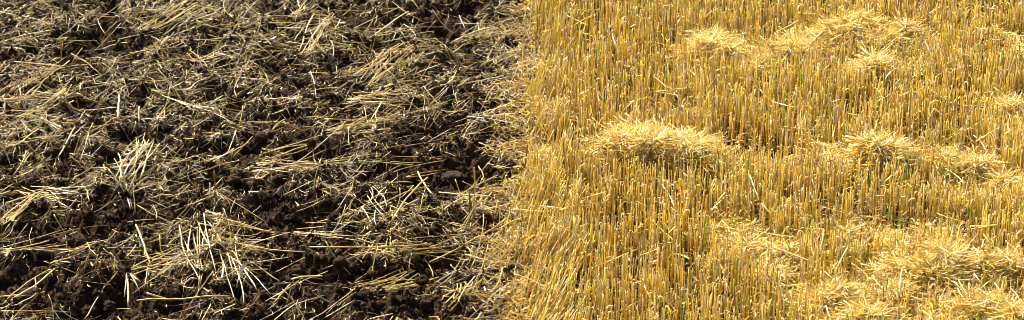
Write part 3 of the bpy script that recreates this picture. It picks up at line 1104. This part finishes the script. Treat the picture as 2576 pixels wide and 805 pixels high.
def root_clump(px, py, s, stems, lab):
    """an uprooted plant: dark root ball with soil, its stems and hanging roots"""
    p = gp(px, py, 0.05)
    z = float(hgt(p[0:1], p[1:2])[0])
    root = bpy.data.objects.new("root_clump", None)
    root.location = (p[0], p[1], z)
    root.empty_display_size = 0.02
    COL.objects.link(root)
    tag(root, lab, "root clump", "uprooted root clumps on the tilled soil")
    hz = max(0.035 - z, 0.015)
    ball = place("root_ball", clod_mesh(300 + px, 0.55, (.8, .8, 1.1), 3), (0, 0, hz), s * 0.8, M_SOIL)
    ball.parent = root
    c = np.array([0, 0, hz])
    nr = 26
    mb = MB()
    P = curly(np.repeat(c[None], nr, 0), nrm(rng.normal(size=(nr, 3)) + [0, 0, .4]), U(s * 1.5, s * 3.2, nr), 6, 0.3)
    tubes(mb, P, U(.0004, .0010, nr)[:, None] * np.linspace(1, .4, 6)[None], np.array([0.10, 0.065, 0.04]), 4, cap=False)
    mb.build("roots", M_ROOT, parent=root)
    for dx, dy, dz, L, tn in stems:
        d = nrm(np.array([[dx, dy, dz]]))[0]
        t = np.linspace(0, 1, 5)
        P = c + np.outer(t * L, d) + np.outer(np.sin(t * 3.14) * L * .05, [0.3, .2, 1])
        mb = MB()
        tubes(mb, P[None], np.full((1, 5), .0016), np.array(tone(tn)), 6)
        mb.build("stem", M_LYING, parent=root)


root_clump(783, 352, 0.019, [(.12, -.6, -.35, .09, "golden brown"), (-.8, -.45, -.15, .12, "pale yellow"), (-.9, -.2, -.1, .14, "straw coloured")], "black root clump with splayed roots and one brown stem, in mid soil")
root_clump(826, 160, 0.018, [(.0, -.5, -.5, .07, "golden brown"), (.12, -.5, -.45, .07, "straw coloured"), (-.12, -.5, -.5, .06, "straw coloured")], "dark root clump on three short brown stems near the top of the tilled soil")
root_clump(714, 185, 0.015, [(.5, -.5, -.2, .05, "dark brown")], "small black root clump left of the stemmed one near the top")
root_clump(882, 60, 0.016, [(.02, -.05, 1, .08, "golden brown")], "dark root clump with an upright brown stalk at the top")
root_clump(165, 25, 0.018, [(-.1, -.5, -.3, .09, "straw coloured"), (.1, -.5, -.3, .09, "pale yellow")], "dark root clump at the top left of the tilled soil")
root_clump(316, 480, 0.016, [(-.4, .3, .5, .09, "pale yellow"), (-.1, .3, .6, .10, "pale yellow"), (.3, .3, .6, .10, "whitish"), (.5, .2, .4, .08, "straw coloured"), (.7, .2, .2, .09, "straw coloured"), (.2, -.6, -.1, .07, "whitish")], "root clump with a fan of pale stems rising from it, left middle")
root_clump(318, 668, 0.014, [(.05, -.7, -.2, .10, "whitish"), (.4, -.7, -.2, .09, "pale yellow"), (.7, .6, .1, .12, "straw coloured"), (.9, .1, .05, .14, "straw coloured")], "root clump with stems spreading down and right, bottom left")

UP = [  # upright stalks left standing in the tilled soil: base, top, height
    (1192, 565, 0.155, .0020, "pale yellow", "tall thin pale stalk standing upright in the soil near the stubble"),
    (1180, 558, 0.085, .0026, "golden brown", "short brown stalk standing just left of the tall pale one"),
    (1187, 562, 0.050, .0024, "golden brown", "stubby brown stalk at the foot of the tall pale one"),
    (60, 105, 0.085, .0022, "golden brown", "upright brown stalk at the top left of the tilled soil"),
    (154, 152, 0.10, .0020, "straw coloured", "tall thin stalk standing in the upper left of the tilled soil"),
    (540, 520, 0.10, .0022, "golden brown", "upright brown stalk in the left middle of the tilled soil"),
    (77, 100, 0.07, .0022, "straw coloured", "tilted short stalk right of the upright one, top left"),
    (199, 280, 0.09, .0022, "golden brown", "upright amber stalk in the left part of the tilled soil"),
    (1222, 505, 0.06, .0022, "straw coloured", "short tilted stalk between the stubble and the tall pale stalk"),
    (1318, 430, 0.08, .0022, "golden brown", "brown stalk standing alone just left of the stubble"),
]
for px, py, H, r, tn, lab in UP:
    p = gp(px, py, 0.0)
    p[2] = float(hgt(p[0:1], p[1:2])[0])
    t = np.linspace(0, 1, 5)
    P = p + np.outer(t * H, nrm(np.array([[rng.normal(0, .06), rng.normal(0, .05), 1]]))[0])
    P[:, 0] += np.sin(t * 3) * 0.002
    mb = MB()
    tubes(mb, P[None], np.full((1, 5), r), np.array(tone(tn)), 8, hollow=True)
    tag(mb.build("upright_stalk", M_STALK, loc=p), lab, "stalk", "stalks left standing in the tilled soil")

# ------------------------------------------------------------------ green blades and weeds
GR = [(425, 403, 500, 425, 0.03), (430, 400, 470, 412, 0.03), (230, 262, 285, 252, .02), (240, 255, 262, 240, .03), (1000, 175, 1040, 160, .03), (860, 420, 905, 426, .02), (1105, 262, 1150, 250, .02),
      (205, 215, 220, 160, .05), (270, 68, 285, 75, .03), (700, 215, 735, 212, .02), (525, 762, 545, 778, .02), (650, 395, 668, 388, .02)]
for k, (a, b, c, d, z) in enumerate(GR):
    p0, p1 = gp(a, b, 0.01), gp(c, d, z)
    p0[2] += float(hgt(p0[0:1], p0[1:2])[0])
    t = np.linspace(0, 1, 7)
    P = np.outer(1 - t, p0) + np.outer(t, p1) + np.outer(np.sin(t * 3.14) * 0.012, [0, 0, 1])
    mb = MB()
    ribbons(mb, P[None], 0.0016 * np.array([[.7, 1, 1, 1, .8, .5, .1]]), np.array([0.16, 0.24, 0.04]), np.array([[0, .5, .8]]), .3)
    u, v, _ = proj(P.mean(0))
    hz, vt = area_label(u, v, False)
    tag(mb.build("green_sprout", M_GREEN, loc=P[0]), f"narrow {'long ' if k < 2 else ''}green sprout among straw {hz}, {vt}", "sprout", "green sprouts on the tilled soil")

WEEDS = [(1405, 60, .11), (1402, 68, .09), (1820, 170, .10), (1870, 20, .10), (1972, 15, .10), (2075, 15, .12), (2290, 275, .10), (2234, 500, .13), (2260, 560, .10), (2263, 575, .09), (2410, 430, .10), (2398, 425, .11),
         (2430, 440, .09), (2490, 560, .10), (2492, 600, .10), (2090, 560, .12), (2112, 560, .10), (2350, 470, .09), (2316, 500, .09), (2560, 190, .12), (1590, 20, .12), (1760, 400, .1), (2550, 420, .1), (2345, 745, .09)]
for k, (px, py, H) in enumerate(WEEDS):
    p = gp(px, py + 22, 0.05)
    p[2] = float(hgt(p[0:1], p[1:2])[0])
    root = bpy.data.objects.new("grass_tuft", None)
    root.location = tuple(p)
    root.empty_display_size = .02
    COL.objects.link(root)
    u, v, _ = proj(p + np.array([0, 0, .1]))
    hz, vt = area_label(u, v, True)
    for j in range(3):
        t = np.linspace(0, 1, 6)
        dx, dy = rng.normal(0, .012, 2)
        P = np.stack([dx * 0.3 + dx * t ** 2 * 1.5, dy * 0.3 + dy * t ** 2 * 1.5, t * (H + .01) * rng.uniform(.7, 1.05)], 1)
        mb = MB()
        c = np.array([0.10, 0.22, 0.03]) * rng.uniform(.7, 1.6)
        ribbons(mb, P[None], rng.uniform(.0007, .0013) * np.array([[.8, 1, 1, .8, .6, .15]]), c, np.array([[1, rng.normal(0, .5), 0]]), .3)
        mb.build("blade", M_GREEN, parent=root)
    tag(root, f"small upright green grass tuft among stalks {hz}, {vt}", "grass tuft", "green grass tufts in the stubble")

# the broad grey dead leaf in the lower left
p0, p1 = gp(606, 700, .02), gp(632, 655, .07)
t = np.linspace(0, 1, 7)
P = np.outer(1 - t, p0) + np.outer(t, p1) + np.outer(np.sin(t * 3.14) * .01, [-1, 0, .3])
mb = MB()
ribbons(mb, P[None], 0.0045 * np.array([[.2, .6, 1, 1.1, 1, .7, .1]]), np.array([.20, .18, .155]), np.array([[1, -.2, .3]]), .2)
tag(mb.build("dead_leaf", M_LEAF, loc=P[0]), "broad grey dead leaf standing up right of the whitish sheaf", "dead leaf")
